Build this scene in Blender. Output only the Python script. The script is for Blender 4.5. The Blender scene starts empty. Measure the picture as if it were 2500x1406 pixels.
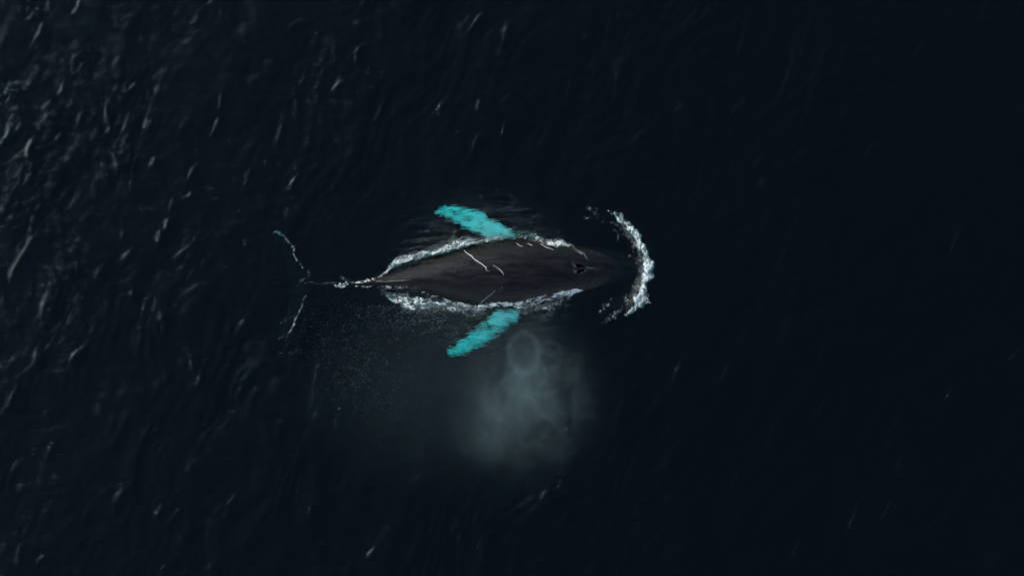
import bpy, math, random
import numpy as np
from mathutils import Vector, Matrix
from mathutils.bvhtree import BVHTree

# ------------------------------------------------------------------ camera, sky, sun, exposure
SC = bpy.context.scene
COL = SC.collection
H = 60.0            # drone height above the sea, metres
PPM = 70.0          # photo pixels per metre on the sea surface

cam = bpy.data.cameras.new('camera')
cam.sensor_width = 36.0
cam.lens = 36.0 * H / (2500 / PPM)
cam.clip_start = 0.5
cam.clip_end = 3000
camo = bpy.data.objects.new('camera', cam)
camo.location = (0, 0, H)
COL.objects.link(camo)
SC.camera = camo

SUN_EL, SUN_AZ = math.radians(25), math.radians(152)      # azimuth measured from +x, towards +y
W = bpy.data.worlds.new('World')
SC.world = W
W.use_nodes = True
nt = W.node_tree
sky = nt.nodes.new('ShaderNodeTexSky')
sky.sky_type = 'NISHITA'
sky.sun_disc = False
sky.sun_elevation = SUN_EL
sky.sun_rotation = math.pi / 2 - SUN_AZ
sky.air_density = 1.0
sky.dust_density = 1.0
bg = nt.nodes['Background']
bg.inputs['Strength'].default_value = 0.145
nt.links.new(sky.outputs[0], bg.inputs['Color'])

sun = bpy.data.lights.new('sun', 'SUN')
sun.energy = 2.35
sun.angle = math.radians(50)
sun.color = (0.86, 0.97, 1.0)
suno = bpy.data.objects.new('sun', sun)
sdir = Vector((math.cos(SUN_EL) * math.cos(SUN_AZ), math.cos(SUN_EL) * math.sin(SUN_AZ), math.sin(SUN_EL)))
suno.rotation_euler = sdir.to_track_quat('Z', 'Y').to_euler()
suno.location = sdir * 60
COL.objects.link(suno)

SC.view_settings.view_transform = 'Standard'
SC.view_settings.look = 'None'
SC.view_settings.exposure = 0.35
SC.view_settings.gamma = 1.0
cy = SC.cycles
cy.use_denoising = True
cy.max_bounces = 10
cy.transmission_bounces = 8
cy.transparent_max_bounces = 16
cy.volume_bounces = 1
cy.volume_step_rate = 0.9
cy.caustics_refractive = True
cy.caustics_reflective = False
cy.sample_clamp_indirect = 4.0
cy.blur_glossy = 0.3

# ------------------------------------------------------------------ helpers
def X(px): return (px - 1250.0) / PPM
def Y(py): return (703.0 - py) / PPM

def P(px, py, z=0.0):
    """Where a photo pixel lands at height z (below water the apparent depth counts)."""
    ze = z if z >= 0 else z / 1.33
    k = (H - ze) / H
    return (X(px) * k, Y(py) * k, z)

def tag(o, label=None, cat=None, group=None, kind=None):
    if label: o['label'] = label
    if cat: o['category'] = cat
    if group: o['group'] = group
    if kind: o['kind'] = kind
    return o

_r = np.random.RandomState(7)
_T = _r.rand(256, 256)

def vnoise(x, y, seed=0):
    x = np.asarray(x, float) + seed * 17.37
    y = np.asarray(y, float) + seed * 9.11
    xi = np.floor(x).astype(int); yi = np.floor(y).astype(int)
    fx = x - xi; fy = y - yi
    fx = fx * fx * fx * (fx * (fx * 6 - 15) + 10); fy = fy * fy * fy * (fy * (fy * 6 - 15) + 10)
    a = _T[xi & 255, yi & 255]; b = _T[(xi + 1) & 255, yi & 255]
    c = _T[xi & 255, (yi + 1) & 255]; d = _T[(xi + 1) & 255, (yi + 1) & 255]
    return (a * (1 - fx) + b * fx) * (1 - fy) + (c * (1 - fx) + d * fx) * fy

def fbm(x, y, oct=4, seed=0, gain=0.5):
    s = 0; a = 1.0; n = 0
    for i in range(oct):
        s = s + a * vnoise(x * 2 ** i, y * 2 ** i, seed + i * 3.7); n += a; a *= gain
    return s / n

def ridged(x, y, oct=4, seed=0, gain=0.6):
    s = 0; a = 1.0; n = 0
    for i in range(oct):
        s = s + a * (1 - np.abs(2 * vnoise(x * 2 ** i, y * 2 ** i, seed + i * 5.3) - 1)) ** 2; n += a; a *= gain
    return s / n

def sstep(a, b, v):
    t = np.clip((v - a) / (b - a), 0, 1)
    return t * t * (3 - 2 * t)

def mesh_from(name, verts, faces, mat=None, smooth=True, attrs=None):
    me = bpy.data.meshes.new(name)
    verts = np.asarray(verts, np.float32); faces = np.asarray(faces, np.int32)
    me.vertices.add(len(verts)); me.vertices.foreach_set('co', verts.ravel())
    k = faces.shape[1]
    me.loops.add(faces.size); me.loops.foreach_set('vertex_index', faces.ravel())
    me.polygons.add(len(faces))
    me.polygons.foreach_set('loop_start', np.arange(len(faces), dtype=np.int32) * k)
    me.polygons.foreach_set('loop_total', np.full(len(faces), k, np.int32))
    me.update(calc_edges=True)
    me.polygons.foreach_set('use_smooth', np.full(len(faces), smooth))
    for an, av in (attrs or {}).items():
        at = me.attributes.new(an, 'FLOAT', 'POINT'); at.data.foreach_set('value', np.asarray(av, np.float32))
    if mat: me.materials.append(mat)
    o = bpy.data.objects.new(name, me)
    COL.objects.link(o)
    return o

def newmat(name):
    m = bpy.data.materials.new(name); m.use_nodes = True
    n = m.node_tree.nodes; n.clear()
    return m, n, m.node_tree.links

def node(n, t, **kw):
    x = n.new(t)
    for k, v in kw.items():
        if k in x.inputs.keys(): x.inputs[k].default_value = v
        else: setattr(x, k, v)
    return x

# ------------------------------------------------------------------ sea surface shape
def waves():
    r = random.Random(11)
    out = []
    for i in range(90):
        lam = 0.34 * (9.0 / 0.34) ** (r.random() ** 1.2)
        th = math.radians(158) + r.gauss(0, 0.50 if lam > 2 else 0.75)
        amp = 0.0014 * lam ** 0.55 * (0.5 + r.random())
        out.append((2 * math.pi / lam * math.cos(th), 2 * math.pi / lam * math.sin(th), r.random() * 6.283, amp, lam))
    return out
WAVES = waves()

def calm(x, y):
    # the whale's footprint flattens the chop round its body
    d = np.sqrt(((x + 0.2) / 7.6) ** 2 + ((y - 0.4) / 2.6) ** 2)
    return 0.30 + 0.70 * sstep(0.7, 1.5, d)

def bulge(x, y):
    # pressure wave pushed up ahead of the snout
    cx, cyy = X(1470), Y(648)
    r = np.sqrt((x - cx) ** 2 + (y - cyy) ** 2); a = np.arctan2(y - cyy, x - cx)
    return 0.10 * np.exp(-((r - 1.6) / 0.28) ** 2) * sstep(1.9, 0.9, np.abs(a))

# small steepening wavelets of the chop: photo px, py, direction of the crest line (degrees, picture up = 90), length m, height m, curl
CRESTS = [(95, 78, 60, .9, .07, .3), (325, 216, 35, .7, .06, .3), (290, 400, 100, .7, .09, -.5), (260, 290, 95, 1.2, .05, .4), (200, 180, 85, .9, .05, .4), (52, 625, 60, 1.9, .07, .2),
          (448, 615, 40, .9, .07, .2), (182, 868, 60, .8, .08, .3), (395, 775, 110, .8, .06, -.4), (932, 540, 40, .8, .05, .2), (925, 270, 62, 1.3, .045, .2), (1228, 110, 85, 1.7, .045, .2),
          (1168, 256, 60, .5, .06, .2), (525, 310, 60, .8, .055, .2), (590, 790, 55, 1.2, .045, .2), (600, 440, 60, 1.2, .04, .2), (480, 40, 55, .8, .05, .2), (190, 15, 50, .9, .05, .2),
          (15, 335, 50, .8, .06, .2), (540, 235, 70, 1.0, .04, .3), (370, 400, 70, .6, .05, .3), (480, 700, 30, 1.0, .045, .2), (160, 910, 65, .8, .045, .2), (465, 1140, 70, .7, .05, .3),
          (120, 1100, 60, 1.0, .045, .2), (905, 1345, 60, .6, .05, .2), (770, 930, 80, 1.2, .04, .2), (2335, 590, 68, 1.3, .05, .2), (2080, 1275, 72, 1.7, .06, .2), (2005, 1000, 50, .9, .05, .2),
          (1510, 1010, 75, 1.0, .05, .2), (1655, 900, 65, 1.1, .04, .2), (2325, 1240, 65, .8, .05, .2), (2470, 870, 40, 1.0, .06, .2), (2120, 370, 60, .9, .04, .2), (1810, 105, 80, 1.2, .045, .2),
          (1230, 320, 70, .7, .04, -.3), (1060, 560, 30, .5, .04, .2), (720, 60, 45, .8, .05, .2), (680, 330, 60, .9, .04, .2), (35, 960, 65, .9, .05, .2), (310, 620, 45, 1.0, .04, .2),
          (1045, 990, 60, 1.0, .04, .3), (1170, 1330, 60, .9, .045, .2), (560, 1230, 65, 1.0, .04, .2), (1560, 330, 55, .9, .035, .2), (2240, 130, 60, 1.0, .04, .2), (1790, 1180, 60, 1.0, .04, .2)]
_rc = random.Random(4)
for _i in range(120):
    _px = 2500 * _rc.random() ** 1.5
    CRESTS.append((_px, 1406 * _rc.random(), _rc.gauss(62, 18), .3 + .6 * _rc.random(), .02 + .035 * _rc.random(), _rc.gauss(.2, .25)))

def wavelets(x, y):
    z = np.zeros_like(x)
    for px, py, ang, ln, hh, cu in CRESTS:
        cx, cyy = X(px), Y(py)
        m = (np.abs(x - cx) < ln * 1.6) & (np.abs(y - cyy) < ln * 1.6)
        if not m.any(): continue
        a = math.radians(ang)
        dx, dy = x[m] - cx, y[m] - cyy
        t = dx * math.cos(a) + dy * math.sin(a)
        s_ = -dx * math.sin(a) + dy * math.cos(a)          # >0 on the left, weather side
        s_ = s_ + cu * t * t / ln + 0.10 * (fbm(dx * 2.2 + px, dy * 2.2 + py, 3, 31) - 0.5) * 2
        k = np.clip(1 - (t / (ln * 0.62)) ** 2, 0, 1) ** 1.2
        k = k * (0.35 + 1.0 * fbm(t * 3.0 + px, s_ * 1.0, 2, 33))
        w = np.where(s_ > 0, 0.075, 0.26) * (0.6 + 6 * hh)
        z[m] += hh * 0.66 * k * np.exp(-np.abs(s_ / w) ** 1.5)
    return z

def sea(x, y, h=None):
    x = np.asarray(x, float); y = np.asarray(y, float)
    wx = x + 0.5 * (fbm(x * 0.35, y * 0.35, 2, 3) - 0.5) * 3
    wy = y + 0.5 * (fbm(x * 0.35, y * 0.35, 2, 8) - 0.5) * 3
    z = np.zeros_like(x)
    for kx, ky, ph, a, lam in WAVES:
        c = np.cos(kx * wx + ky * wy + ph)
        if h is not None:
            a = a * np.clip(lam / (3.0 * h) - 0.3, 0, 1)
        z = z + a * c
    g = 0.65 + 0.7 * fbm(x * 0.16, y * 0.16, 3, 21)
    z = z * g
    s = 0.11
    z = np.where(z > 0, z + 0.9 * z * z / s * 0.35, z * 0.9)       # peaked crests, flat troughs
    return (z + wavelets(x, y)) * calm(x, y) + bulge(x, y)

def build_sea(mat):
    def axis(a, step):
        inner = np.arange(-a, a + 1e-6, step)
        out = []; d = step; p = a
        while p < 600:
            d *= 1.16; p += d; out.append(p)
        out = np.array(out)
        return np.concatenate([-out[::-1], inner, out])
    xs, ys = axis(20.5, 0.045), axis(12.0, 0.045)
    nx, ny = len(xs), len(ys)
    gx, gy = np.meshgrid(xs, ys)
    hx = np.gradient(xs); hy = np.gradient(ys)
    hh = np.maximum(*np.meshgrid(hx, hy))
    z = sea(gx, gy, hh)
    v = np.stack([gx.ravel(), gy.ravel(), z.ravel()], 1)
    idx = np.arange(nx * ny).reshape(ny, nx)
    f = np.stack([idx[:-1, :-1].ravel(), idx[:-1, 1:].ravel(), idx[1:, 1:].ravel(), idx[1:, :-1].ravel()], 1)
    # skirt and sea bottom close the body of water
    ring = np.concatenate([idx[0, :], idx[1:, -1], idx[-1, -2::-1], idx[-2:0:-1, 0]])
    low = v[ring].copy(); low[:, 2] = -80
    b0 = len(v); n = len(ring)
    v = np.concatenate([v, low])
    a = np.arange(n); b = (a + 1) % n
    sk = np.stack([ring[b], ring[a], b0 + a, b0 + b], 1)
    f = np.concatenate([f, sk])
    churn = np.exp(-(((v[:, 0] + 1.0) / 3.2) ** 2 + ((v[:, 1] - 0.4) / 2.9) ** 2) ** 2)
    o = mesh_from('sea_water', v, f, mat, attrs={'churn': churn})
    import bmesh
    bm = bmesh.new(); bm.from_mesh(o.data); bm.verts.ensure_lookup_table()
    bm.faces.new([bm.verts[b0 + i] for i in range(n)][::-1]).smooth = False
    bm.to_mesh(o.data); bm.free()
    tag(o, 'dark rippled blue black open sea around the whale', 'water', kind='structure')
    return o

def water_material():
    m, n, l = newmat('sea_water')
    out = n.new('ShaderNodeOutputMaterial')
    gl = node(n, 'ShaderNodeBsdfGlass', IOR=1.37, Roughness=0.06)
    gl.inputs['Color'].default_value = (0.84, 1.0, 0.98, 1)
    tc = n.new('ShaderNodeTexCoord')
    mp = n.new('ShaderNodeMapping'); mp.inputs['Scale'].default_value = (0.75, 1.5, 1.0)
    mp.inputs['Rotation'].default_value = (0, 0, math.radians(18))
    l.new(tc.outputs['Object'], mp.inputs['Vector'])
    n1 = node(n, 'ShaderNodeTexNoise', Scale=2.4, Detail=7.0, Roughness=0.68, Distortion=0.5)
    l.new(mp.outputs[0], n1.inputs['Vector'])
    b0 = node(n, 'ShaderNodeBump', Strength=0.9, Distance=0.034)
    l.new(n1.outputs['Fac'], b0.inputs['Height'])
    # short streaky ripples in the water churned along the flanks
    ch = n.new('ShaderNodeAttribute'); ch.attribute_name = 'churn'
    m2 = n.new('ShaderNodeMapping'); m2.inputs['Scale'].default_value = (1.3, 5.0, 1.0); m2.inputs['Rotation'].default_value = (0, 0, math.radians(-6))
    l.new(tc.outputs['Object'], m2.inputs['Vector'])
    n2 = node(n, 'ShaderNodeTexNoise', Scale=1.0, Detail=4.0, Roughness=0.6, Distortion=0.6)
    l.new(m2.outputs[0], n2.inputs['Vector'])
    b1 = node(n, 'ShaderNodeBump', Distance=0.30)
    l.new(ch.outputs['Fac'], b1.inputs['Strength'])
    l.new(n2.outputs['Fac'], b1.inputs['Height']); l.new(b0.outputs[0], b1.inputs['Normal'])
    l.new(b1.outputs[0], gl.inputs['Normal'])
    l.new(gl.outputs[0], out.inputs['Surface'])
    va = n.new('ShaderNodeVolumeAbsorption')
    va.inputs['Color'].default_value = (0.0, 0.965, 0.935, 1)
    va.inputs['Density'].default_value = 2.3
    l.new(va.outputs[0], out.inputs['Volume'])
    return m

build_sea(water_material())

# ------------------------------------------------------------------ the whale
def smooth_interp(tab, xs, col, sm=14.0):
    t = np.array([r[0] for r in tab], float); v = np.array([r[col] for r in tab], float)
    fine = np.arange(t[0], t[-1] + 1, 2.0); y = np.interp(fine, t, v)
    k = np.exp(-0.5 * (np.arange(-30, 31) * 2.0 / sm) ** 2); k /= k.sum()
    yp = np.pad(y, 30, mode='reflect', reflect_type='odd')
    return np.interp(xs, fine, np.convolve(yp, k, 'valid'))

# px, dorsal line py, upper edge py, lower edge py (both at the waterline), back height, half depth, exponent
BODY = [
    (742, 692, 682, 702, -0.34, 0.13, 2.0),
    (765, 691, 682, 700, -0.28, 0.20, 2.0),
    (800, 691, 681, 701, -0.15, 0.30, 1.8),
    (840, 690, 679, 701, -0.05, 0.40, 1.7),
    (880, 689, 676, 701, 0.05, 0.52, 1.6),
    (920, 688, 668, 703, 0.14, 0.64, 1.6),
    (960, 687, 654, 706, 0.22, 0.76, 1.7),
    (1000, 685, 641, 711, 0.30, 0.88, 1.8),
    (1040, 682, 627, 720, 0.36, 1.00, 1.9),
    (1080, 678, 613, 732, 0.42, 1.12, 2.0),
    (1120, 673, 601, 745, 0.47, 1.22, 2.1),
    (1160, 669, 591, 753, 0.52, 1.30, 2.2),
    (1200, 666, 583, 757, 0.56, 1.34, 2.25),
    (1240, 663, 578, 756, 0.58, 1.36, 2.3),
    (1280, 661, 575, 753, 0.59, 1.34, 2.3),
    (1320, 659, 578, 746, 0.58, 1.28, 2.3),
    (1360, 658, 587, 735, 0.53, 1.20, 2.3),
    (1400, 657, 593, 726, 0.42, 1.05, 2.5),
    (1430, 657, 599, 717, 0.31, 0.90, 2.9),
    (1460, 656, 603, 711, 0.16, 0.75, 3.0),
    (1490, 655, 608, 704, 0.02, 0.62, 3.0),
    (1520, 654, 614, 697, -0.04, 0.52, 2.9),
    (1550, 652, 621, 687, -0.09, 0.42, 2.7),
    (1570, 651, 630, 674, -0.15, 0.30, 2.5),
    (1580, 650, 642, 659, -0.42, 0.14, 2.2),
]

def whale_shells():
    V, F = [], []
    xs = np.arange(744, 1580, 6.0)
    yr, yt, yb, h, b, p = [smooth_interp(BODY, xs, c) for c in range(1, 7)]
    M = 48
    base = 0
    for i, px in enumerate(xs):
        for j in range(M):
            t = 2 * math.pi * j / M
            c, s = math.cos(t), math.sin(t)
            e = 2 / p[i]
            ay = (yr[i] - yt[i]) if c > 0 else (yb[i] - yr[i])
            dy = ay * math.copysign(abs(c) ** e, c) / PPM
            dz = b[i] * math.copysign(abs(s) ** e, s)
            if s < 0: dz *= 1.15
            z = h[i] - b[i] + dz
            V.append((X(px), Y(yr[i]) + dy, z))
    n = len(xs)
    for i in range(n - 1):
        for j in range(M):
            k = (j + 1) % M
            F.append((i * M + j, i * M + k, (i + 1) * M + k, (i + 1) * M + j))
    F3 = []
    for end, flip in ((0, False), (n - 1, True)):
        c = len(V)
        ring = [V[end * M + j] for j in range(M)]
        m = np.mean(ring, axis=0)
        V.append((m[0] + (0.08 if end else -0.08), m[1], m[2]))
        for j in range(M):
            k = (j + 1) % M
            F3.append((c, end * M + (k if not flip else j), end * M + (j if not flip else k)))
    shells = [(V, F, F3)]

    def fin(stations, knob=0.0, z0=1.0):
        """stations: (leading px,py), (trailing px,py), z, thickness in metres"""
        V, F, F3 = [], [], []
        M = 16
        fine = []
        for a, b_ in zip(stations[:-1], stations[1:]):
            for k in range(3):
                u = k / 3
                mixv = lambda p_, q_: (p_[0] + (q_[0] - p_[0]) * u, p_[1] + (q_[1] - p_[1]) * u)
                fine.append([mixv(a[0], b_[0]), mixv(a[1], b_[1]), a[2] + (b_[2] - a[2]) * u, a[3] + (b_[3] - a[3]) * u])
        fine.append(list(stations[-1]))
        for k, st in enumerate(fine):          # knobbly, barnacled edges
            for e in (0, 1):
                cx_, cy_ = st[1 - e]; dx_, dy_ = st[e][0] - cx_, st[e][1] - cy_
                L_ = math.hypot(dx_, dy_) + 1e-6
                j_ = knob * (float(fbm(k * 0.55 + e * 40, z0 * 7.0, 2, 51)) - 0.5) * 2 * min(1, L_ / 22)
                st[e] = (st[e][0] + dx_ / L_ * j_, st[e][1] + dy_ / L_ * j_)
        stations = fine
        for (lx, ly), (tx, ty), z, th in stations:
            L = np.array(P(lx, ly, z)); T = np.array(P(tx, ty, z))
            for j in range(M):
                t = 2 * math.pi * j / M
                u = 0.5 - 0.5 * math.cos(t)
                prof = math.sin(t) * (0.62 - 0.25 * u)
                q = L + (T - L) * u
                V.append((q[0], q[1], q[2] + prof * th))
        n = len(stations)
        for i in range(n - 1):
            for j in range(M):
                k = (j + 1) % M
                F.append((i * M + j, i * M + k, (i + 1) * M + k, (i + 1) * M + j))
        for end in (0, n - 1):
            c = len(V)
            V.append(tuple(np.mean([V[end * M + j] for j in range(M)], axis=0)))
            for j in range(M):
                k = (j + 1) % M
                F3.append((c, end * M + k, end * M + j) if end == 0 else (c, end * M + j, end * M + k))
        return V, F, F3

    # upper flipper
    shells.append(fin([
        ((1262, 610), (1205, 612), -0.30, 0.22),
        ((1262, 578), (1198, 583), -0.30, 0.22),
        ((1250, 560), (1185, 578), -0.30, 0.20),
        ((1238, 552), (1165, 571), -0.31, 0.19),
        ((1222, 545), (1150, 565), -0.33, 0.18),
        ((1205, 541), (1136, 557), -0.35, 0.17),
        ((1192, 534), (1122, 550), -0.37, 0.16),
        ((1184, 522), (1112, 545), -0.39, 0.15),
        ((1166, 519), (1102, 538), -0.42, 0.14),
        ((1148, 515), (1092, 531), -0.45, 0.13),
        ((1128, 508), (1083, 526), -0.48, 0.12),
        ((1108, 503), (1072, 522), -0.51, 0.11),
        ((1088, 503), (1066, 520), -0.53, 0.10),
        ((1070, 511), (1060, 519), -0.55, 0.07)], 11.0, 1.0))
    # lower flipper
    shells.append(fin([
        ((1268, 725), (1215, 735), -0.30, 0.22),
        ((1270, 757), (1208, 760), -0.30, 0.22),
        ((1268, 772), (1198, 776), -0.32, 0.20),
        ((1262, 786), (1178, 789), -0.37, 0.19),
        ((1246, 796), (1164, 796), -0.41, 0.18),
        ((1228, 806), (1158, 806), -0.46, 0.17),
        ((1210, 818), (1146, 816), -0.52, 0.16),
        ((1196, 830), (1134, 824), -0.58, 0.15),
        ((1178, 840), (1122, 833), -0.64, 0.14),
        ((1160, 850), (1112, 841), -0.70, 0.13),
        ((1142, 857), (1103, 848), -0.76, 0.12),
        ((1124, 864), (1096, 854), -0.82, 0.10),
        ((1106, 869), (1090, 861), -0.88, 0.08)], 10.0, 2.3))
    # flukes: from tip to tip through the peduncle
    shells.append(fin([
        ((669, 565), (664, 571), -0.42, 0.05),
        ((684, 566), (671, 584), -0.42, 0.07),
        ((698, 577), (681, 600), -0.43, 0.09),
        ((710, 594), (690, 618), -0.44, 0.11),
        ((720, 615), (697, 640), -0.46, 0.13),
        ((730, 636), (701, 660), -0.48, 0.16),
        ((744, 658), (702, 678), -0.52, 0.19),
        ((772, 683), (708, 688), -0.56, 0.22),
        ((778, 695), (712, 697), -0.56, 0.22),
        ((766, 702), (704, 706), -0.54, 0.20),
        ((750, 718), (702, 722), -0.50, 0.17),
        ((741, 738), (704, 742), -0.48, 0.14),
        ((732, 760), (703, 762), -0.46, 0.12),
        ((722, 784), (698, 784), -0.45, 0.10),
        ((711, 806), (690, 806), -0.44, 0.08),
        ((699, 822), (682, 822), -0.43, 0.06),
        ((687, 831), (677, 829), -0.43, 0.04)]))
    # dorsal fin: a low hooked fin on the ridge two thirds of the way back
    V, F, F3 = [], [], []
    prof = [(1062, 0.34), (1045, 0.46), (1025, 0.56), (1008, 0.60), (998, 0.56), (996, 0.44), (985, 0.32), (955, 0.22), (955, 0.05), (1062, 0.10)]
    for s in (-1, 1):
        for px, z in prof:
            V.append((X(px), Y(np.interp(px, [950, 1060], [687, 681])) + s * 0.035, z))
    k = len(prof)
    import itertools
    quads = [(i, (i + 1) % k, k + (i + 1) % k, k + i) for i in range(k)]
    caps = []
    for s in (0, 1):
        for i in range(1, k - 1):
            a, b_, c_ = s * k, s * k + i, s * k + i + 1
            caps.append((a, b_, c_) if s else (a, c_, b_))
    shells.append((V, quads, caps))
    return shells

def body_half(px):
    yr = smooth_interp(BODY, px, 1); return yr, smooth_interp(BODY, px, 2), smooth_interp(BODY, px, 3)

def tear(px, py, x0, y0, x1, y1, w):
    """Signed teardrop field, blunt at x0,y0 and pointed at x1,y1 (photo pixels); >0 inside."""
    dx, dy = x1 - x0, y1 - y0; L = math.hypot(dx, dy)
    u = ((px - x0) * dx + (py - y0) * dy) / L / L
    d = np.abs((px - x0) * dy - (py - y0) * dx) / L
    ww = w * np.sqrt(np.clip(u * 4.2, 0, 1)) * np.clip(1.06 - u, 0, 1) ** 0.75
    ue = np.clip(u, 0, 1)
    dd = np.hypot(px - x0 - ue * dx, py - y0 - ue * dy)
    return np.where((u > 0) & (u < 1.0), ww - d, -dd)

BLOW = [((1406, 647.8), (1428, 652.0), 4.9), ((1407, 665.0), (1431, 657.2), 4.8)]

def whale_material():
    m, n, l = newmat('whale_skin')
    out = n.new('ShaderNodeOutputMaterial')
    bs = node(n, 'ShaderNodeBsdfPrincipled', Roughness=0.34)
    bs.inputs['IOR'].default_value = 1.36
    tc = n.new('ShaderNodeTexCoord')
    wa = n.new('ShaderNodeAttribute'); wa.attribute_name = 'white'
    ea = n.new('ShaderNodeAttribute'); ea.attribute_name = 'scar'
    mp = n.new('ShaderNodeMapping'); mp.inputs['Scale'].default_value = (0.5, 1.6, 1.6)
    l.new(tc.outputs['Object'], mp.inputs['Vector'])
    nz = node(n, 'ShaderNodeTexNoise', Scale=2.2, Detail=7.0, Roughness=0.6)
    l.new(mp.outputs[0], nz.inputs['Vector'])
    cr = n.new('ShaderNodeValToRGB')
    cr.color_ramp.elements[0].position = 0.35; cr.color_ramp.elements[0].color = (0.0045, 0.0028, 0.0023, 1)
    cr.color_ramp.elements[1].position = 0.7; cr.color_ramp.elements[1].color = (0.0118, 0.0100, 0.0088, 1)
    l.new(nz.outputs['Fac'], cr.inputs[0])
    # white flipper skin with faint grey mottling
    n2 = node(n, 'ShaderNodeTexNoise', Scale=3.0, Detail=5.0, Roughness=0.65)
    l.new(tc.outputs['Object'], n2.inputs['Vector'])
    c2 = n.new('ShaderNodeValToRGB')
    c2.color_ramp.elements[0].position = 0.2; c2.color_ramp.elements[0].color = (0.74, 0.76, 0.75, 1)
    c2.color_ramp.elements[1].position = 0.6; c2.color_ramp.elements[1].color = (0.92, 0.93, 0.92, 1)
    l.new(n2.outputs['Fac'], c2.inputs[0])
    # thin dark pigment streaks on the flippers
    ms = n.new('ShaderNodeMapping'); ms.inputs['Scale'].default_value = (1.5, 9.0, 1.0); ms.inputs['Rotation'].default_value = (0, 0, math.radians(8))
    l.new(tc.outputs['Object'], ms.inputs['Vector'])
    ns = node(n, 'ShaderNodeTexNoise', Scale=1.3, Detail=5.0, Roughness=0.6, Distortion=0.5); l.new(ms.outputs[0], ns.inputs['Vector'])
    rs = n.new('ShaderNodeValToRGB')
    rs.color_ramp.elements[0].position = 0.385; rs.color_ramp.elements[0].color = (0.12, 0.13, 0.13, 1)
    rs.color_ramp.elements[1].position = 0.49; rs.color_ramp.elements[1].color = (1, 1, 1, 1)
    l.new(ns.outputs['Fac'], rs.inputs[0])
    mm_ = node(n, 'ShaderNodeMix', data_type='RGBA', blend_type='MULTIPLY'); mm_.inputs[0].default_value = 1.0
    l.new(c2.outputs[0], mm_.inputs[6]); l.new(rs.outputs[0], mm_.inputs[7])
    c2 = mm_
    mx = node(n, 'ShaderNodeMix', data_type='RGBA')
    ta = n.new('ShaderNodeAttribute'); ta.attribute_name = 'fluke'
    mt = node(n, 'ShaderNodeMix', data_type='RGBA'); mt.inputs[7].default_value = (0.0100, 0.0032, 0.0028, 1)
    l.new(ta.outputs['Fac'], mt.inputs[0]); l.new(cr.outputs[0], mt.inputs[6])
    l.new(wa.outputs['Fac'], mx.inputs[0]); l.new(mt.outputs[2], mx.inputs[6]); l.new(c2.outputs[2], mx.inputs[7])
    # pale scars along the leading edge of the flukes
    n3 = node(n, 'ShaderNodeTexNoise', Scale=11.0, Detail=4.0, Roughness=0.7)
    l.new(tc.outputs['Object'], n3.inputs['Vector'])
    mr = node(n, 'ShaderNodeMapRange'); mr.inputs['From Min'].default_value = 0.52; mr.inputs['From Max'].default_value = 0.60
    l.new(n3.outputs['Fac'], mr.inputs['Value'])
    mu = node(n, 'ShaderNodeMath', operation='MULTIPLY')
    l.new(mr.outputs[0], mu.inputs[0]); l.new(ea.outputs['Fac'], mu.inputs[1])
    m2 = node(n, 'ShaderNodeMix', data_type='RGBA')
    m2.inputs[7].default_value = (0.7, 0.72, 0.72, 1)
    l.new(mu.outputs[0], m2.inputs[0]); l.new(mx.outputs[2], m2.inputs[6])
    l.new(m2.outputs[2], bs.inputs['Base Color'])
    wt = n.new('ShaderNodeAttribute'); wt.attribute_name = 'air'
    l.new(wt.outputs['Fac'], bs.inputs['Specular IOR Level'])       # a wet skin has next to no gloss once it is under water
    # fine skin and running-water relief
    m4 = n.new('ShaderNodeMapping'); m4.inputs['Scale'].default_value = (0.8, 2.6, 2.6)
    l.new(tc.outputs['Object'], m4.inputs['Vector'])
    n4 = node(n, 'ShaderNodeTexNoise', Scale=3.5, Detail=8.0, Roughness=0.6)
    l.new(m4.outputs[0], n4.inputs['Vector'])
    rr = node(n, 'ShaderNodeMapRange'); rr.inputs['From Min'].default_value = 0.35; rr.inputs['From Max'].default_value = 0.68
    rr.inputs['To Min'].default_value = 0.20; rr.inputs['To Max'].default_value = 0.50
    l.new(nz.outputs['Fac'], rr.inputs['Value']); l.new(rr.outputs[0], bs.inputs['Roughness'])
    bu = node(n, 'ShaderNodeBump', Strength=0.7, Distance=0.04)
    l.new(n4.outputs['Fac'], bu.inputs['Height']); l.new(bu.outputs[0], bs.inputs['Normal'])
    l.new(bs.outputs[0], out.inputs['Surface'])
    return m

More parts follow.
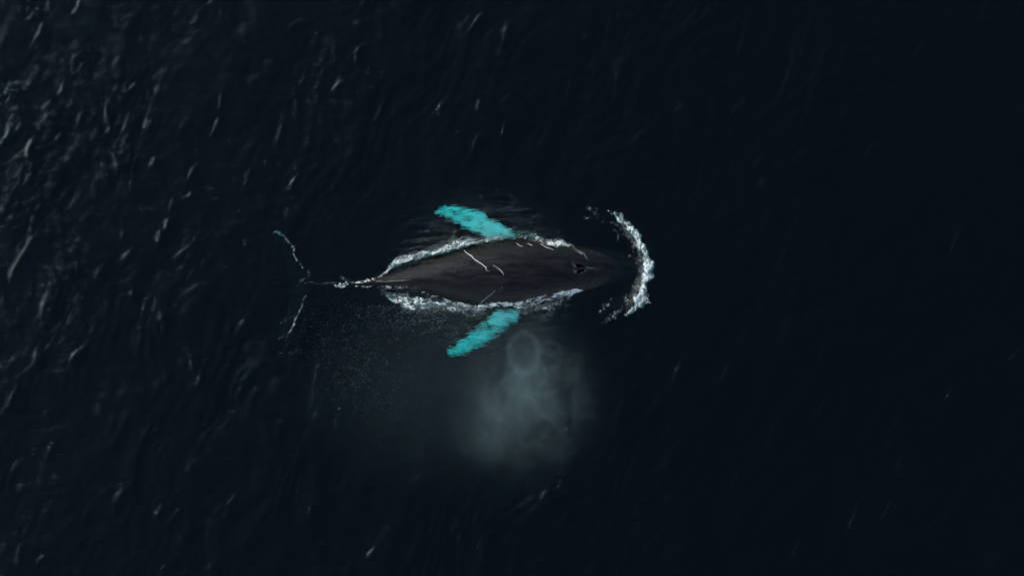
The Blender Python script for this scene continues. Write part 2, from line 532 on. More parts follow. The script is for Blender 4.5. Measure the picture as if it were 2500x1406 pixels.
def build_whale():
    import bmesh
    bm = bmesh.new()
    for V, F, F3 in whale_shells():
        vs = [bm.verts.new(v) for v in V]
        for f in F: bm.faces.new([vs[i] for i in f])
        for f in F3: bm.faces.new([vs[i] for i in f])
    bmesh.ops.recalc_face_normals(bm, faces=bm.faces)
    me = bpy.data.meshes.new('tmp'); bm.to_mesh(me); bm.free()
    o = bpy.data.objects.new('tmp', me); COL.objects.link(o)
    r = o.modifiers.new('r', 'REMESH'); r.mode = 'VOXEL'; r.voxel_size = 0.026; r.adaptivity = 0
    s = o.modifiers.new('s', 'SMOOTH'); s.factor = 0.5; s.iterations = 5
    dg = bpy.context.evaluated_depsgraph_get()
    ev = o.evaluated_get(dg)
    m2 = bpy.data.meshes.new_from_object(ev)
    bpy.data.objects.remove(o)
    m2.name = 'humpback_whale'
    n = len(m2.vertices)
    co = np.empty(n * 3, np.float32); m2.vertices.foreach_get('co', co); co = co.reshape(-1, 3)
    px = co[:, 0] * PPM + 1250; py = 703 - co[:, 1] * PPM
    # blowholes: sunk nostrils with raised lips, and the splash guard in front
    top = co[:, 2] > 0.0
    for (a, b_, w) in BLOW:
        t = tear(px, py, a[0], a[1], b_[0], b_[1], w)
        co[:, 2] += np.where(top, -0.16 * sstep(0.3, 2.4, t) + 0.03 * np.exp(-((t + 1.0) / 1.3) ** 2), 0)
    # folded skin fanning out round the blowholes
    ang = np.arctan2(py - 656, px - 1455)
    rr = np.hypot(px - 1455, py - 656)
    fan = np.exp(-((rr - 38) / 20) ** 2) * (np.abs(ang) > 1.3)
    co[:, 2] += np.where(top, 0.035 * fan * (ridged(ang * 5.0, rr * 0.02, 2, 4) - 0.5), 0)
    co[:, 2] += np.where(top, 0.05 * np.exp(-((py - 656) / 3.0) ** 2 - ((px - 1452) / 14) ** 2), 0)
    # head and back: faint long undulations
    co[:, 2] += np.where(top, 0.018 * (fbm(px * 0.02, py * 0.06, 3, 14) - 0.5), 0)
    m2.vertices.foreach_set('co', co.ravel())
    yr, yt, yb = body_half(px)
    side = np.maximum(yt - py, py - yb)
    inr = (px > 1035) & (px < 1300) & (co[:, 2] < -0.02)
    wv = sstep(-3, 5, side) * inr
    at = m2.attributes.new('white', 'FLOAT', 'POINT'); at.data.foreach_set('value', wv.astype(np.float32))
    LE = np.array([(676, 568), (686, 570), (698, 578), (708, 592), (718, 612), (727, 634), (738, 655)], float)
    LE2 = np.array([(748, 722), (741, 738), (732, 760), (722, 784), (711, 806), (699, 822), (685, 830)], float)
    sc = np.zeros(n)
    for L in (LE, LE2):
        for i in range(len(L) - 1):
            a, b_ = L[i], L[i + 1]; d = b_ - a
            u = np.clip(((px - a[0]) * d[0] + (py - a[1]) * d[1]) / (d @ d), 0, 1)
            ds = np.hypot(px - a[0] - u * d[0], py - a[1] - u * d[1])
            sc = np.maximum(sc, 0.6 * sstep(6, 2, ds))
    sc *= (px < 760)
    at = m2.attributes.new('scar', 'FLOAT', 'POINT'); at.data.foreach_set('value', sc.astype(np.float32))
    at = m2.attributes.new('fluke', 'FLOAT', 'POINT'); at.data.foreach_set('value', sstep(860, 790, px).astype(np.float32))
    at = m2.attributes.new('air', 'FLOAT', 'POINT'); at.data.foreach_set('value', (0.5 * sstep(-0.05, 0.03, co[:, 2])).astype(np.float32))
    m2.polygons.foreach_set('use_smooth', np.ones(len(m2.polygons), bool))
    m2.materials.clear(); m2.materials.append(whale_material())
    m2.update()
    w = bpy.data.objects.new('humpback_whale', m2); COL.objects.link(w)
    tag(w, 'humpback whale swimming at the surface, dark grey back with white flippers spread under water', 'whale')
    # nostrils as parts
    bh, bn, bl = newmat('blowhole')
    bo = bn.new('ShaderNodeOutputMaterial'); bb = node(bn, 'ShaderNodeBsdfPrincipled', Roughness=0.5)
    bb.inputs['Base Color'].default_value = (0.002, 0.002, 0.002, 1); bb.inputs['Specular IOR Level'].default_value = 0.1
    bl.new(bb.outputs[0], bo.inputs['Surface'])
    bvh = BVHTree.FromPolygons([tuple(c) for c in co], [tuple(p.vertices) for p in m2.polygons])
    for (a, b_, wd) in BLOW:
        V, Fq = [], []
        N = 20
        d = np.array(b_) - np.array(a); L = np.hypot(*d); t = d / L; nn = np.array([-t[1], t[0]])
        rim = []
        for k in range(N):
            th = 2 * math.pi * k / N
            u = 0.5 - 0.5 * math.cos(th)
            ww = wd * math.sqrt(min(1, u * 4.2)) * max(0, 1.06 - u) ** 0.75 * (1 if th < math.pi else -1)
            q = np.array(a) + t * u * L * 0.98 + nn * ww * 0.9
            rim.append(q)
        cc = np.mean(rim, axis=0)
        for s, dz in ((1.0, 0.022), (0.72, -0.03), (0.40, -0.07)):
            for q in rim:
                r_ = cc + (q - cc) * s
                hit = bvh.ray_cast(Vector((X(r_[0]), Y(r_[1]), 5)), Vector((0, 0, -1)))[0]
                base = 0.4 if hit is None else hit.z
                if s == 1.0: zz = base + 0.004
                else: zz = base + 0.012
                V.append((X(r_[0]), Y(r_[1]), zz))
        V.append((X(cc[0]), Y(cc[1]), bvh.ray_cast(Vector((X(cc[0]), Y(cc[1]), 5)), Vector((0, 0, -1)))[0].z + 0.012))
        for r_ in range(2):
            for k in range(N):
                k2 = (k + 1) % N
                Fq.append((r_ * N + k, r_ * N + k2, (r_ + 1) * N + k2, (r_ + 1) * N + k))
        for k in range(0, N, 2):
            Fq.append((2 * N + k, 2 * N + (k + 1) % N, 2 * N + (k + 2) % N, 3 * N))
        b = mesh_from('blowhole', V, Fq, bh)
        b.parent = w
    return w, bvh

whale, WBVH = build_whale()

# ------------------------------------------------------------------ foam
def foam_material(name, rough=0.6):
    m, n, l = newmat(name)
    out = n.new('ShaderNodeOutputMaterial')
    d = node(n, 'ShaderNodeBsdfPrincipled', Roughness=rough)
    d.inputs['Base Color'].default_value = (0.97, 0.96, 0.88, 1)
    d.inputs['Subsurface Weight'].default_value = 0.0
    t = n.new('ShaderNodeBsdfTransparent')
    a = n.new('ShaderNodeAttribute'); a.attribute_name = 'cover'
    mx = n.new('ShaderNodeMixShader')
    l.new(a.outputs['Fac'], mx.inputs[0]); l.new(t.outputs[0], mx.inputs[1]); l.new(d.outputs[0], mx.inputs[2])
    l.new(mx.outputs[0], out.inputs['Surface'])
    return m
FOAM = foam_material('sea_foam')

WSC = 1.12
def stroke_field(gx, gy, pts):
    """pts: (px, py, half width up, half width down, strength); returns strength field and signed side position"""
    best = np.zeros_like(gx)
    P_ = np.array(pts, float)
    for i in range(len(P_) - 1):
        a, b = P_[i], P_[i + 1]
        d = b[:2] - a[:2]; LL = d @ d
        if LL == 0: continue
        u = np.clip(((gx - a[0]) * d[0] + (gy - a[1]) * d[1]) / LL, 0, 1)
        qx = gx - a[0] - u * d[0]; qy = gy - a[1] - u * d[1]
        dist = np.hypot(qx, qy)
        cross = (d[0] * qy - d[1] * qx)        # >0: to the right of travel (photo y runs down)
        wl = a[2] + (b[2] - a[2]) * u; wr = a[3] + (b[3] - a[3]) * u
        w = np.where(cross > 0, wr, wl)
        s = a[4] + (b[4] - a[4]) * u
        best = np.maximum(best, s * np.clip(1 - (dist / np.maximum(w * WSC, 0.3)) ** 1.5, 0, 1))
    return best

def build_foam(name, strokes, label, style='lace', res=0.6, sc=1.0, seed=0, gain=1.0, warp=5.0, stretch=(1, 1, 0), thick=0.05, cat='foam', group=None, sub=0.0, lift=0.012, maxa=1.0):
    pts = [q for s in strokes for q in s]
    m = max(max(q[2], q[3]) for q in pts) + warp + 2
    x0, x1 = min(q[0] for q in pts) - m, max(q[0] for q in pts) + m
    y0, y1 = min(q[1] for q in pts) - m, max(q[1] for q in pts) + m
    nx, ny = int((x1 - x0) / res) + 2, int((y1 - y0) / res) + 2
    gx, gy = np.meshgrid(x0 + np.arange(nx) * res, y0 + np.arange(ny) * res)
    # domain warp makes the outlines curl
    w1 = (fbm(gx / 16, gy / 16, 4, seed + 1) - 0.5) * 2 * warp; w2 = (fbm(gx / 16, gy / 16, 4, seed + 2) - 0.5) * 2 * warp
    ux, uy = gx + w1 * 2, gy + w2 * 2
    D = np.zeros_like(gx)
    for s in strokes: D = np.maximum(D, stroke_field(ux, uy, s))
    ca, sa = math.cos(stretch[2]), math.sin(stretch[2])
    rx = (gx * ca + gy * sa) / stretch[0]; ry = (-gx * sa + gy * ca) / stretch[1]
    vx = rx + (fbm(rx / 9, ry / 9, 3, seed + 5) - 0.5) * 12; vy = ry + (fbm(rx / 9, ry / 9, 3, seed + 6) - 0.5) * 12
    R = ridged(vx / (10 * sc), vy / (10 * sc), 4, seed + 7, 0.58)
    Fb = fbm(vx / (5 * sc), vy / (5 * sc), 4, seed + 9, 0.6)
    big = fbm(gx / 22, gy / 22, 3, seed + 12)
    r2 = ridged((vx + (R - 0.5) * 9) / (5.5 * sc), (vy + (Fb - 0.5) * 9) / (5.5 * sc), 3, seed + 15, 0.6)
    r3 = ridged((vx + (r2 - 0.5) * 5) / (2.6 * sc), (vy + (R - 0.5) * 5) / (2.6 * sc), 2, seed + 19, 0.6)
    tex = 0.45 * R + 0.35 * r2 + 0.20 * r3
    tex = sstep(0.30, 0.78, tex)
    if style == 'lace':      # net of bubbles: bright strings with dark water in the gaps
        v = np.clip(D * gain * (0.5 + 1.0 * big), 0, 1.4)
        al = sstep(0.30, 1.0, v ** 0.6 * (0.15 + 1.10 * tex)) * sstep(0.03, 0.25, D)
    elif style == 'puff':    # thick churned foam, milky in the middle and stringy at its rim
        v = np.clip(D * gain * (0.5 + 1.0 * big), 0, 1.5)
        al = sstep(0.12, 1.05, v ** 0.75 * (0.22 + 1.0 * tex) + 0.22 * sstep(0.9, 1.4, v)) * sstep(0.02, 0.2, D)
        al = np.maximum(al, 0.5 * sstep(0.55, 0.85, tex) * sstep(0.02, 0.4, D))
    elif style == 'film':    # thin milky veil
        al = np.clip(D * (0.10 + 1.2 * tex ** 1.5), 0, 1)
    elif style == 'line':
        al = sstep(0.15, 0.8, D * (0.25 + 1.4 * Fb))
    elif style == 'speck':
        al = sstep(0.0, 0.12, Fb - (0.80 - 0.30 * D)) * sstep(0.03, 0.15, D)
    al = np.clip(al * maxa, 0, 1)
    keepv = al > 0.02
    c = keepv[:-1, :-1] | keepv[1:, :-1] | keepv[:-1, 1:] | keepv[1:, 1:]
    ii, jj = np.nonzero(c)
    idx = np.arange(nx * ny).reshape(ny, nx)
    f = np.stack([idx[ii + 1, jj], idx[ii + 1, jj + 1], idx[ii, jj + 1], idx[ii, jj]], 1)
    used = np.unique(f)
    remap = np.full(nx * ny, -1); remap[used] = np.arange(len(used))
    f = remap[f]
    X_, Y_ = X(gx.ravel()[used]), Y(gy.ravel()[used])
    A = al.ravel()[used]
    rel = (0.45 * Fb + 0.55 * R).ravel()[used]
    z = sea(X_, Y_)
    near = (X_ > -5.5) & (X_ < 3.5) & (Y_ > -1.2) & (Y_ < 2.2)
    for k in np.nonzero(near)[0]:
        hit = WBVH.ray_cast(Vector((X_[k], Y_[k], 4)), Vector((0, 0, -1)))[0]
        if hit is not None and hit.z > z[k] - 0.01: z[k] = hit.z
    z = z + lift + thick * A * (0.25 + 1.2 * rel)
    kk = (H - z) / H
    V = np.stack([X_ * kk, Y_ * kk, z], 1)
    if style in ('lace', 'puff') and maxa > 0.72:
        # bubbles churned under the surface below the foam
        A2 = (0.32 * sstep(0.0, 0.9, D * (0.4 + 1.1 * big)) * sstep(0.2, 0.75, Fb)).ravel()
        wet = (V[:, 2] < 0.16)
        full = np.zeros(nx * ny, bool); full[used[wet]] = True
        g = idx[::2, ::2]
        q = np.stack([g[1:, :-1].ravel(), g[1:, 1:].ravel(), g[:-1, 1:].ravel(), g[:-1, :-1].ravel()], 1)
        q = q[(A2[q].max(1) > 0.02)]
        inside = np.zeros(nx * ny, bool)
        uq = np.unique(q)
        xq, yq = X(gx.ravel()[uq]), Y(gy.ravel()[uq])
        bad = np.zeros(len(uq), bool)
        for k in range(len(uq)):
            h_ = WBVH.ray_cast(Vector((xq[k], yq[k], 4)), Vector((0, 0, -1)))[0]
            if h_ is not None and h_.z > -0.20: bad[k] = True
        inside[uq[bad]] = True
        q = q[~inside[q].any(1)]
        if len(q):
            uq = np.unique(q); r2_ = np.full(nx * ny, -1); r2_[uq] = np.arange(len(uq)) + len(V)
            zz = sea(X(gx.ravel()[uq]), Y(gy.ravel()[uq])) - 0.16 - 0.05 * Fb.ravel()[uq]
            V = np.concatenate([V, np.stack([X(gx.ravel()[uq]), Y(gy.ravel()[uq]), zz], 1)])
            f = np.concatenate([f, r2_[q]]); A = np.concatenate([A, A2[uq]])
    o = mesh_from(name, V, f, FOAM, True, {'cover': A})
    tag(o, label, cat, group, 'stuff')
    return o

FG = 'white water round the whale'
# bow wave
build_foam('foam', [[(1486, 517, 3, 4, .45), (1503, 526, 5, 5, .6), (1520, 538, 9, 8, .85), (1538, 556, 11, 12, 1.05), (1556, 578, 11, 11, 1.0), (1568, 600, 8, 10, .9),
                     (1576, 622, 9, 9, 1.0), (1582, 645, 13, 11, 1.15), (1580, 668, 15, 12, 1.15), (1573, 690, 10, 8, .95), (1570, 708, 11, 10, 1.05), (1566, 726, 17, 12, 1.15),
                     (1556, 745, 14, 10, 1.05), (1545, 760, 8, 8, .85), (1530, 769, 4, 6, .6)],
                    [(1570, 725, 4, 4, .6), (1582, 738, 5, 5, .8), (1588, 742, 3, 3, .5)]],
           'curved white bow wave of foam ahead of the whale snout', 'puff', sc=0.85, seed=3, warp=5.0, thick=0.07, gain=1.5, stretch=(1.3, 0.8, math.radians(75)))
# upper flank, tail half
build_foam('foam', [[(930, 672, 3, 3, .6), (945, 660, 6, 5, .9), (960, 648, 9, 6, 1.0), (978, 636, 13, 9, 1.25), (995, 631, 12, 9, 1.1), (1020, 627, 11, 7, .85), (1050, 619, 10, 7, .95),
                     (1080, 611, 9, 8, .95), (1105, 603, 12, 8, 1.05), (1130, 597, 13, 10, 1.15), (1150, 593, 11, 7, .9), (1180, 588, 9, 5, .75), (1210, 583, 8, 4, .55)]],
           'thick white foam along the upper flank from tail stock to flipper', 'puff', sc=0.9, seed=12, warp=2.6, thick=0.07, stretch=(1.5, 0.85, math.radians(-18)), gain=1.4)
build_foam('foam', [[(1200, 584, 8, 4, .55), (1240, 580, 10, 4, .6), (1275, 578, 10, 5, .7), (1300, 580, 12, 6, .85), (1320, 586, 11, 7, .95)],
                    [(1240, 560, 8, 8, .4), (1270, 570, 9, 8, .5)]],
           'lacy foam at the root of the upper flipper', 'lace', sc=0.9, seed=21, warp=3, gain=1.0, thick=0.04, stretch=(1.6, 0.8, math.radians(5)), maxa=.8)
build_foam('foam', [[(1310, 583, 6, 7, .7), (1330, 590, 8, 8, .95), (1350, 593, 10, 8, 1.1), (1370, 595, 11, 7, 1.2), (1388, 599, 6, 5, .9), (1400, 602, 3, 3, .3)]],
           'short bright foam puff beside the head on its upper side', 'puff', sc=0.8, seed=25, warp=2.5, thick=0.06, gain=1.25, stretch=(1.5, 0.8, math.radians(18)))
build_foam('foam', [[(1500, 540, 6, 8, .4), (1530, 562, 6, 10, .7), (1552, 590, 6, 10, .8), (1562, 620, 6, 10, .8), (1567, 650, 6, 12, .9), (1562, 690, 6, 12, .9), (1550, 725, 8, 14, .9), (1535, 750, 8, 12, .6)],
                    [(1505, 560, 4, 4, .5), (1512, 580, 4, 4, .4)], [(1540, 622, 5, 5, .5), (1550, 632, 4, 4, .4)]],
           'thin veil of bubbles trailing back inside the bow wave', 'film', sc=0.9, seed=101, warp=6, thick=0.01, maxa=.30)
build_foam('foam', [[(955, 650, 8, 4, .5), (1000, 625, 12, 4, .8), (1050, 611, 12, 4, .7), (1110, 592, 14, 4, .9), (1150, 585, 12, 4, .8), (1200, 578, 10, 4, .6)]],
           'wispy outer fringe of foam beyond the upper flank', 'film', sc=0.9, seed=103, warp=6, thick=0.01, maxa=.34, stretch=(1.7, 0.8, math.radians(-18)))
build_foam('foam', [[(940, 712, 6, 12, .5), (975, 722, 10, 26, .8), (1020, 735, 10, 28, .9), (1070, 742, 8, 20, .8), (1120, 750, 6, 16, .7), (1180, 756, 6, 12, .6)], [(1280, 752, 6, 12, .6), (1340, 738, 8, 16, .8), (1385, 725, 6, 10, .6)]],
           'wispy outer fringe of foam beyond the lower flank', 'film', sc=0.9, seed=105, warp=6, thick=0.01, maxa=.36)
# tail stock
build_foam('foam', [[(862, 690, 2, 2, .5), (885, 688, 4, 3, .85), (905, 684, 4, 3, .8), (922, 677, 3, 3, .8), (935, 670, 3, 3, .8)],
                    [(868, 698, 4, 4, .5), (890, 699, 3, 3, .6), (915, 698, 2, 2, .4)]],
           'thin foam line where the tail stock breaks the surface', 'lace', sc=0.6, seed=31, warp=2.0, gain=1.5, thick=0.03)
build_foam('foam', [[(820, 700, 5, 5, .5), (835, 697, 8, 8, .95), (850, 690, 8, 7, .8), (862, 690, 6, 6, .6)], [(832, 676, 6, 6, .4), (845, 686, 7, 7, .6)]],
           'small swirl of foam over the submerged tail stock', 'lace', sc=0.65, seed=35, warp=3.5, gain=1.15, thick=0.03, maxa=0.8)
# lower flank
build_foam('foam', [[(922, 702, 3, 3, .5), (945, 699, 3, 7, .8), (965, 699, 3, 14, .8), (990, 699, 3, 14, .6), (1015, 701, 3, 10, .6), (1032, 710, 4, 10, .7), (1055, 722, 5, 9, .7), (1085, 732, 5, 8, .7), (1120, 740, 5, 8, .8)]],
           'thin foam sheet clinging to the lower flank of the tail stock', 'lace', sc=0.9, seed=41, warp=1.6, gain=0.95, thick=0.035, maxa=0.65)
build_foam('foam', [[(950, 722, 8, 8, .4), (970, 730, 12, 12, .7), (990, 738, 16, 17, 1.35), (1010, 742, 17, 17, 1.45), (1030, 738, 15, 14, 1.15), (1055, 740, 9, 9, .95), (1080, 742, 8, 9, .95), (1105, 750, 7, 8, .8), (1125, 757, 6, 6, .6)],
                    [(1125, 765, 4, 5, .6), (1145, 772, 4, 4, .7), (1158, 764, 4, 4, .6)]],
           'broad churned foam patch below the tail stock', 'lace', sc=1.25, seed=45, warp=6, gain=1.6, thick=0.06, stretch=(1.4, 0.9, math.radians(12)))
build_foam('foam', [[(1100, 738, 3, 6, .7), (1130, 742, 3, 9, .8), (1160, 747, 4, 12, .95), (1190, 744, 4, 9, .95), (1215, 742, 4, 9, .95), (1245, 741, 4, 10, .95), (1275, 741, 5, 13, .9)]],
           'foam band along the lower flank at the lower flipper root', 'puff', sc=0.9, seed=51, warp=1.8, thick=0.05, gain=1.1, stretch=(1.8, 0.8, 0), maxa=.95)
build_foam('foam', [[(1265, 742, 5, 12, .9), (1300, 732, 6, 16, .9), (1330, 724, 8, 18, .95), (1360, 718, 8, 18, .9), (1385, 713, 6, 12, .8)]],
           'streaky lace foam along the lower side behind the head', 'lace', sc=0.9, seed=55, warp=2.5, gain=1.2, stretch=(2.2, 0.9, math.radians(-22)), thick=0.04)
build_foam('foam', [[(1335, 732, 4, 6, .6), (1355, 722, 4, 10, 1.0), (1375, 714, 4, 13, 1.15), (1393, 710, 4, 13, 1.2), (1408, 708, 2, 8, 1.0), (1422, 708, 2, 3, .5)]],
           'bright foam wedge beside the head on its lower side', 'puff', sc=0.8, seed=58, warp=1.8, stretch=(2.4, 0.8, math.radians(-20)), thick=0.05, gain=1.3)
build_foam('foam', [[(1310, 750, 10, 12, .5), (1340, 750, 12, 14, .55), (1352, 762, 8, 9, .45), (1318, 782, 8, 8, .4)]],
           'scattered foam flecks below the head behind the lower flipper', 'lace', sc=0.7, seed=61, warp=4, gain=1.15, thick=0.03, maxa=.7)
# patches beside the head
build_foam('foam', [[(1440, 508, 8, 8, .6), (1452, 512, 9, 9, .7), (1455, 528, 7, 7, .6), (1468, 542, 6, 6, .55)], [(1423, 530, 7, 7, .45), (1440, 538, 5, 5, .45)]],
           'faint foam flecks above the head near the bow wave end', 'lace', sc=0.6, seed=65, warp=4, gain=1.1, thick=0.02, maxa=.45)
build_foam('foam', [[(1466, 765, 6, 6, .6), (1478, 748, 6, 6, .8), (1494, 733, 5, 5, .7)], [(1475, 790, 9, 9, .4), (1495, 775, 10, 8, .5), (1515, 758, 8, 8, .5), (1532, 735, 9, 9, .6), (1530, 722, 7, 7, .5)]],
           'broken foam flecks below the head inside the bow wave', 'lace', sc=0.6, seed=68, warp=5, gain=1.1, thick=0.02, maxa=.6)
# water running off the back, plus a painted highlight on the tail ridge
build_foam('foam', [[(1133, 611, .9, .9, .8), (1141, 619, 1.1, 1.1, 1), (1150, 625, 1.3, 1.3, 1.1), (1158, 633, 1.2, 1.2, 1.1), (1168, 640, 1.2, 1.2, 1.0), (1176, 645, 1.3, 1.3, 1.1), (1185, 650, 1.3, 1.3, 1.1), (1189, 652, 1.2, 1.2, 1), (1187, 656, 1.1, 1.1, .9), (1191, 660, .8, .8, .8), (1197, 662, .6, .6, .5)]],
           'long thin white trickle of water across the back', 'line', seed=71, warp=1.5, thick=0.012, res=0.5, cat='water trickle', maxa=.62)
build_foam('foam', [[(1206, 646, 1.0, 1.0, .6), (1217, 653, 1.3, 1.3, .8), (1225, 662, 1.3, 1.3, 1.1), (1230, 669, .9, .9, .8)]],
           'short white trickle of water on the middle of the back', 'line', seed=73, warp=1.5, thick=0.012, res=0.5, cat='water trickle', maxa=.45)
build_foam('foam', [[(1170, 744, 1.6, 1.6, 1), (1190, 726, 1.3, 1.3, .9), (1208, 710, 1.2, 1.2, .8)], [(1221, 714, 1, 1, .6), (1225, 700, 1, 1, .6)], [(1274, 737, 1, 1, .5), (1289, 722, 1, 1, .5)]],
           'dim trickle of water down the lower flank by the flipper', 'line', seed=75, warp=0.7, thick=0.01, res=0.5, cat='water trickle', maxa=.22)
build_foam('foam', [[(1262, 594, 1, 1, .8), (1270, 600, 1.2, 1.2, 1), (1277, 602, .8, .8, .8)], [(1288, 594, 1, 1, .8), (1300, 599, 1, 1, .8)], [(1320, 596, 1, 1, .8), (1334, 604, 1.2, 1.2, 1), (1350, 609, 1, 1, .8)]],
           'short pale ripples of water near the upper edge of the back', 'line', seed=77, warp=1, thick=0.01, res=0.5, cat='water trickle', maxa=.5)
build_foam('foam', [[(918, 687, 1, 1, .8), (945, 687, 1.1, 1.1, 1), (985, 685, 1, 1, 1), (1000, 684, .7, .7, .4)]],  # thin pale strip stands in for the highlight along the ridge
           'fine painted highlight line on the tail stock ridge', 'line', seed=79, warp=0.4, thick=0.008, res=0.5, cat='water trickle', maxa=.16)
build_foam('foam', [[(1398, 606, 4, 3, .5), (1415, 612, 5, 5, .9), (1427, 622, 5, 5, .9), (1434, 632, 3, 3, .5)], [(1400, 640, 5, 5, .5), (1404, 655, 3, 6, .6), (1404, 668, 4, 4, .5)],
                    [(1432, 654, 2, 2, .6), (1455, 655, 1.5, 1.5, .5)], [(1410, 666, 1.0, 1.0, 1.1), (1424, 665, .9, .9, 1.1), (1436, 656, .8, .8, 1.1)]],
           'milky film of water round the blowholes', 'film', seed=81, warp=2, thick=0.006, res=0.6, maxa=.3, cat='water film', stretch=(2.2, .7, 0.6), lift=0.006)

build_foam('foam', [[(668, 570, 3, 3, .8), (676, 564, 2, 2, .5), (690, 572, 4, 4, .6), (702, 586, 5, 5, .75), (711, 600, 5, 5, .85), (720, 622, 3, 3, .75), (728, 638, 3, 3, .7), (738, 655, 2.5, 2.5, .9)]],
           'faint dotted foam line over the upper fluke edge', 'lace', sc=0.55, seed=91, warp=2.2, gain=1.05, thick=0.01, maxa=.55)
build_foam('foam', [[(746, 724, 2, 2, .8), (738, 740, 3, 3, .8), (728, 765, 3, 3, .8), (718, 790, 3, 3, .8), (705, 818, 3, 3, .7), (696, 830, 2, 2, .5)], [(680, 828, 3, 3, .6), (684, 820, 3, 3, .4)]],
           'faint dotted foam line over the lower fluke edge', 'lace', sc=0.5, seed=93, warp=2.0, gain=1.05, thick=0.01, maxa=.6)

build_foam('foam', [[(742, 692, 1.5, 1.5, .5), (770, 691, 1.5, 1.5, .8), (800, 690, 2, 2, .8), (828, 690, 3, 3, .9)], [(722, 700, 2, 2, .4), (738, 682, 5, 4, .8), (752, 670, 4, 4, .9), (757, 660, 2, 2, .4)]],
           'ghostly pale swirl of water over the tail stock before the flukes', 'film', sc=1.0, seed=97, warp=3, thick=0.005, maxa=.13, cat='water film')

# ------------------------------------------------------------------ falling spray droplets
def build_droplets():
    r = np.random.RandomState(5)
    m, n, l = newmat('spray_droplet')
    out = n.new('ShaderNodeOutputMaterial')
    d = node(n, 'ShaderNodeBsdfPrincipled', Roughness=0.2); d.inputs['Base Color'].default_value = (0.22, 0.25, 0.26, 1)
    l.new(d.outputs[0], out.inputs['Surface'])
    V, F = [], []
    def drop(x, y, z, s):
        b = len(V)
        for q in ((1, 0, 0), (-1, 0, 0), (0, 1, 0), (0, -1, 0), (0, 0, 1.3), (0, 0, -1.3)): V.append((x + q[0] * s, y + q[1] * s, z + q[2] * s))
        for t in ((0, 2, 4), (2, 1, 4), (1, 3, 4), (3, 0, 4), (2, 0, 5), (1, 2, 5), (3, 1, 5), (0, 3, 5)): F.append(tuple(b + i for i in t))
    N = 2600
    k = 0
    while k < N:
        u = r.rand()
        if u < 0.45:
            px, py = r.normal(985, 60), 745 + abs(r.normal(0, 38))
            if py < 735: continue
        elif u < 0.85:
            px, py = r.normal(880, 50), r.normal(890, 80)
            px += (py - 890) * 0.35
        else:
            px, py = r.normal(980, 120), r.normal(960, 90)
        if py < 725 or px > 1240: continue
        if vnoise(px / 14, py / 14, 44) < r.rand() * 0.9: continue
        s = 0.0035 + 0.009 * r.rand() ** 4
        z = 0.10 + 0.5 * r.rand()
        q = P(px, py, z); drop(q[0], q[1], z, s); k += 1
    o = mesh_from('spray_droplets', V, F, m, True)
    tag(o, 'fine water droplets raining down left of the mist below the whale', 'spray', None, 'stuff')
build_droplets()

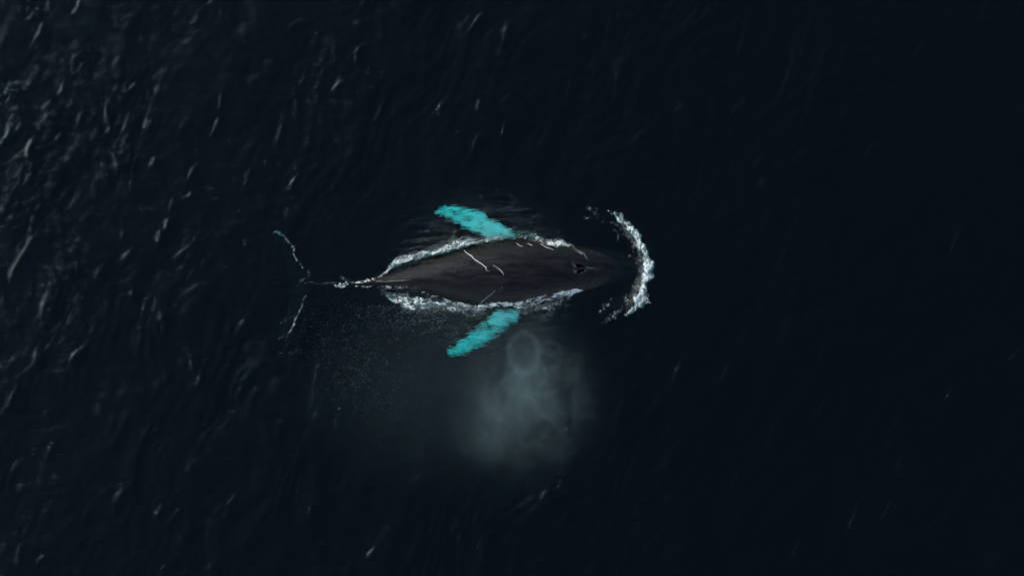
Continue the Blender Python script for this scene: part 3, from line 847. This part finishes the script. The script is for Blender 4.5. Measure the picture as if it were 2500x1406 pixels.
# ------------------------------------------------------------------ the blow: a drifting cloud of mist
def build_mist():
    m, n, l = newmat('blow_mist')
    out = n.new('ShaderNodeOutputMaterial')
    tc = n.new('ShaderNodeTexCoord')
    def vm(op, a, b=None):
        x = node(n, 'ShaderNodeVectorMath', operation=op)
        for i, v in enumerate((a, b)):
            if v is None: continue
            if isinstance(v, tuple): x.inputs[i].default_value = v
            else: l.new(v, x.inputs[i])
        return x
    def mm(op, a, b=None, c=None, clamp=False):
        x = node(n, 'ShaderNodeMath', operation=op); x.use_clamp = clamp
        for i, v in enumerate((a, b, c)):
            if v is None: continue
            if isinstance(v, (int, float)): x.inputs[i].default_value = v
            else: l.new(v, x.inputs[i])
        return x.outputs[0]
    nzw = node(n, 'ShaderNodeTexNoise', Scale=0.8, Detail=3.0, Roughness=0.55)
    l.new(tc.outputs['Object'], nzw.inputs['Vector'])
    off = vm('SUBTRACT', nzw.outputs['Color'], (0.5, 0.5, 0.5))
    sca = node(n, 'ShaderNodeVectorMath', operation='SCALE'); sca.inputs[3].default_value = 0.9
    l.new(off.outputs[0], sca.inputs[0])
    wp = vm('ADD', tc.outputs['Object'], sca.outputs[0])
    def blob(c, r, power=1.5):
        d = vm('SUBTRACT', wp.outputs[0], c); e = vm('DIVIDE', d.outputs[0], r)
        ln = node(n, 'ShaderNodeVectorMath', operation='LENGTH'); l.new(e.outputs[0], ln.inputs[0])
        q = mm('SUBTRACT', 1.0, ln.outputs['Value'], clamp=True)
        return mm('POWER', q, power)
    def C(px, py, z): return P(px, py, z)
    nz = node(n, 'ShaderNodeTexNoise', Scale=1.0, Detail=5.0, Roughness=0.55, Distortion=0.6)
    l.new(wp.outputs[0], nz.inputs['Vector'])
    nn = mm('MULTIPLY_ADD', nz.outputs['Fac'], 3.0, -0.95, clamp=False)
    nn = mm('MAXIMUM', nn, 0.12)
    fz = node(n, 'ShaderNodeTexNoise', Scale=0.75, Detail=2.5, Roughness=0.5, Distortion=1.2)
    l.new(tc.outputs['Object'], fz.inputs['Vector'])
    fl = mm('ABSOLUTE', mm('MULTIPLY_ADD', fz.outputs['Fac'], 2.0, -1.0))
    fl = mm('POWER', mm('SUBTRACT', 1.0, mm('MULTIPLY', fl, 3.2), clamp=True), 2.0)
    fil = mm('MULTIPLY', mm('MULTIPLY', blob(C(1290, 960, 1.4), (2.6, 2.7, 0.9), 1.0), fl), 1.35)
    main = mm('MULTIPLY', blob(C(1275, 985, 1.3), (3.6, 4.0, 1.7), 1.9), mm('MULTIPLY', nn, 0.50))
    core = mm('MULTIPLY', blob(C(1295, 945, 1.5), (1.15, 1.7, 0.9), 1.4), 1.7)
    low = mm('MULTIPLY', blob(C(1215, 1040, 1.2), (2.0, 1.8, 0.9), 1.4), 0.62)
    wide = mm('MULTIPLY', blob(C(1090, 930, 1.2), (6.2, 4.4, 1.6), 1.3), 0.17)
    s = mm('ADD', mm('ADD', mm('ADD', main, core), fil), mm('ADD', low, wide))
    # rolled-up rings: distance to an ellipse line
    def ring(c, rx, ry, w, k):
        d = vm('SUBTRACT', tc.outputs['Object'], c)
        w2 = node(n, 'ShaderNodeVectorMath', operation='SCALE'); w2.inputs[3].default_value = 0.35
        l.new(sca.outputs[0], w2.inputs[0])
        d = vm('ADD', d.outputs[0], w2.outputs[0])
        e = vm('DIVIDE', d.outputs[0], (rx, ry, 1.0))
        e2 = vm('MULTIPLY', e.outputs[0], (1, 1, 0))
        ln = node(n, 'ShaderNodeVectorMath', operation='LENGTH'); l.new(e2.outputs[0], ln.inputs[0])
        a = mm('MULTIPLY', mm('SUBTRACT', ln.outputs['Value'], 1.0), (rx + ry) / 2 / w)
        sp = n.new('ShaderNodeSeparateXYZ'); l.new(d.outputs[0], sp.inputs[0])
        b = mm('DIVIDE', sp.outputs['Z'], w * 1.5)
        r2 = mm('ADD', mm('MULTIPLY', a, a), mm('MULTIPLY', b, b))
        return mm('MULTIPLY', mm('POWER', 2.718, mm('MULTIPLY', r2, -1.0)), k)
    s = mm('ADD', s, ring(C(1279, 862, 1.5), 0.50, 0.66, 0.12, 1.2))
    s = mm('ADD', s, ring(C(1338, 868, 1.5), 0.42, 0.50, 0.11, 0.4))
    dens = mm('MULTIPLY', s, 0.105)
    pv = n.new('ShaderNodeVolumePrincipled')
    pv.inputs['Color'].default_value = (0.66, 0.88, 0.88, 1)
    pv.inputs['Anisotropy'].default_value = 0.0
    l.new(dens, pv.inputs['Density'])
    l.new(pv.outputs[0], out.inputs['Volume'])
    import bmesh
    bm = bmesh.new()
    bmesh.ops.create_icosphere(bm, subdivisions=4, radius=1.0)
    c = C(1180, 960, 1.45)
    for v in bm.verts: v.co = Vector((v.co.x * 6.6 + c[0], v.co.y * 4.9 + c[1], max(0.32, v.co.z * 1.5 + c[2])))
    me = bpy.data.meshes.new('blow_mist'); bm.to_mesh(me); bm.free()
    me.materials.append(m)
    o = bpy.data.objects.new('blow_mist', me); COL.objects.link(o)
    tag(o, 'pale grey cloud of breath mist drifting below the whale', 'mist', None, 'stuff')
build_mist()
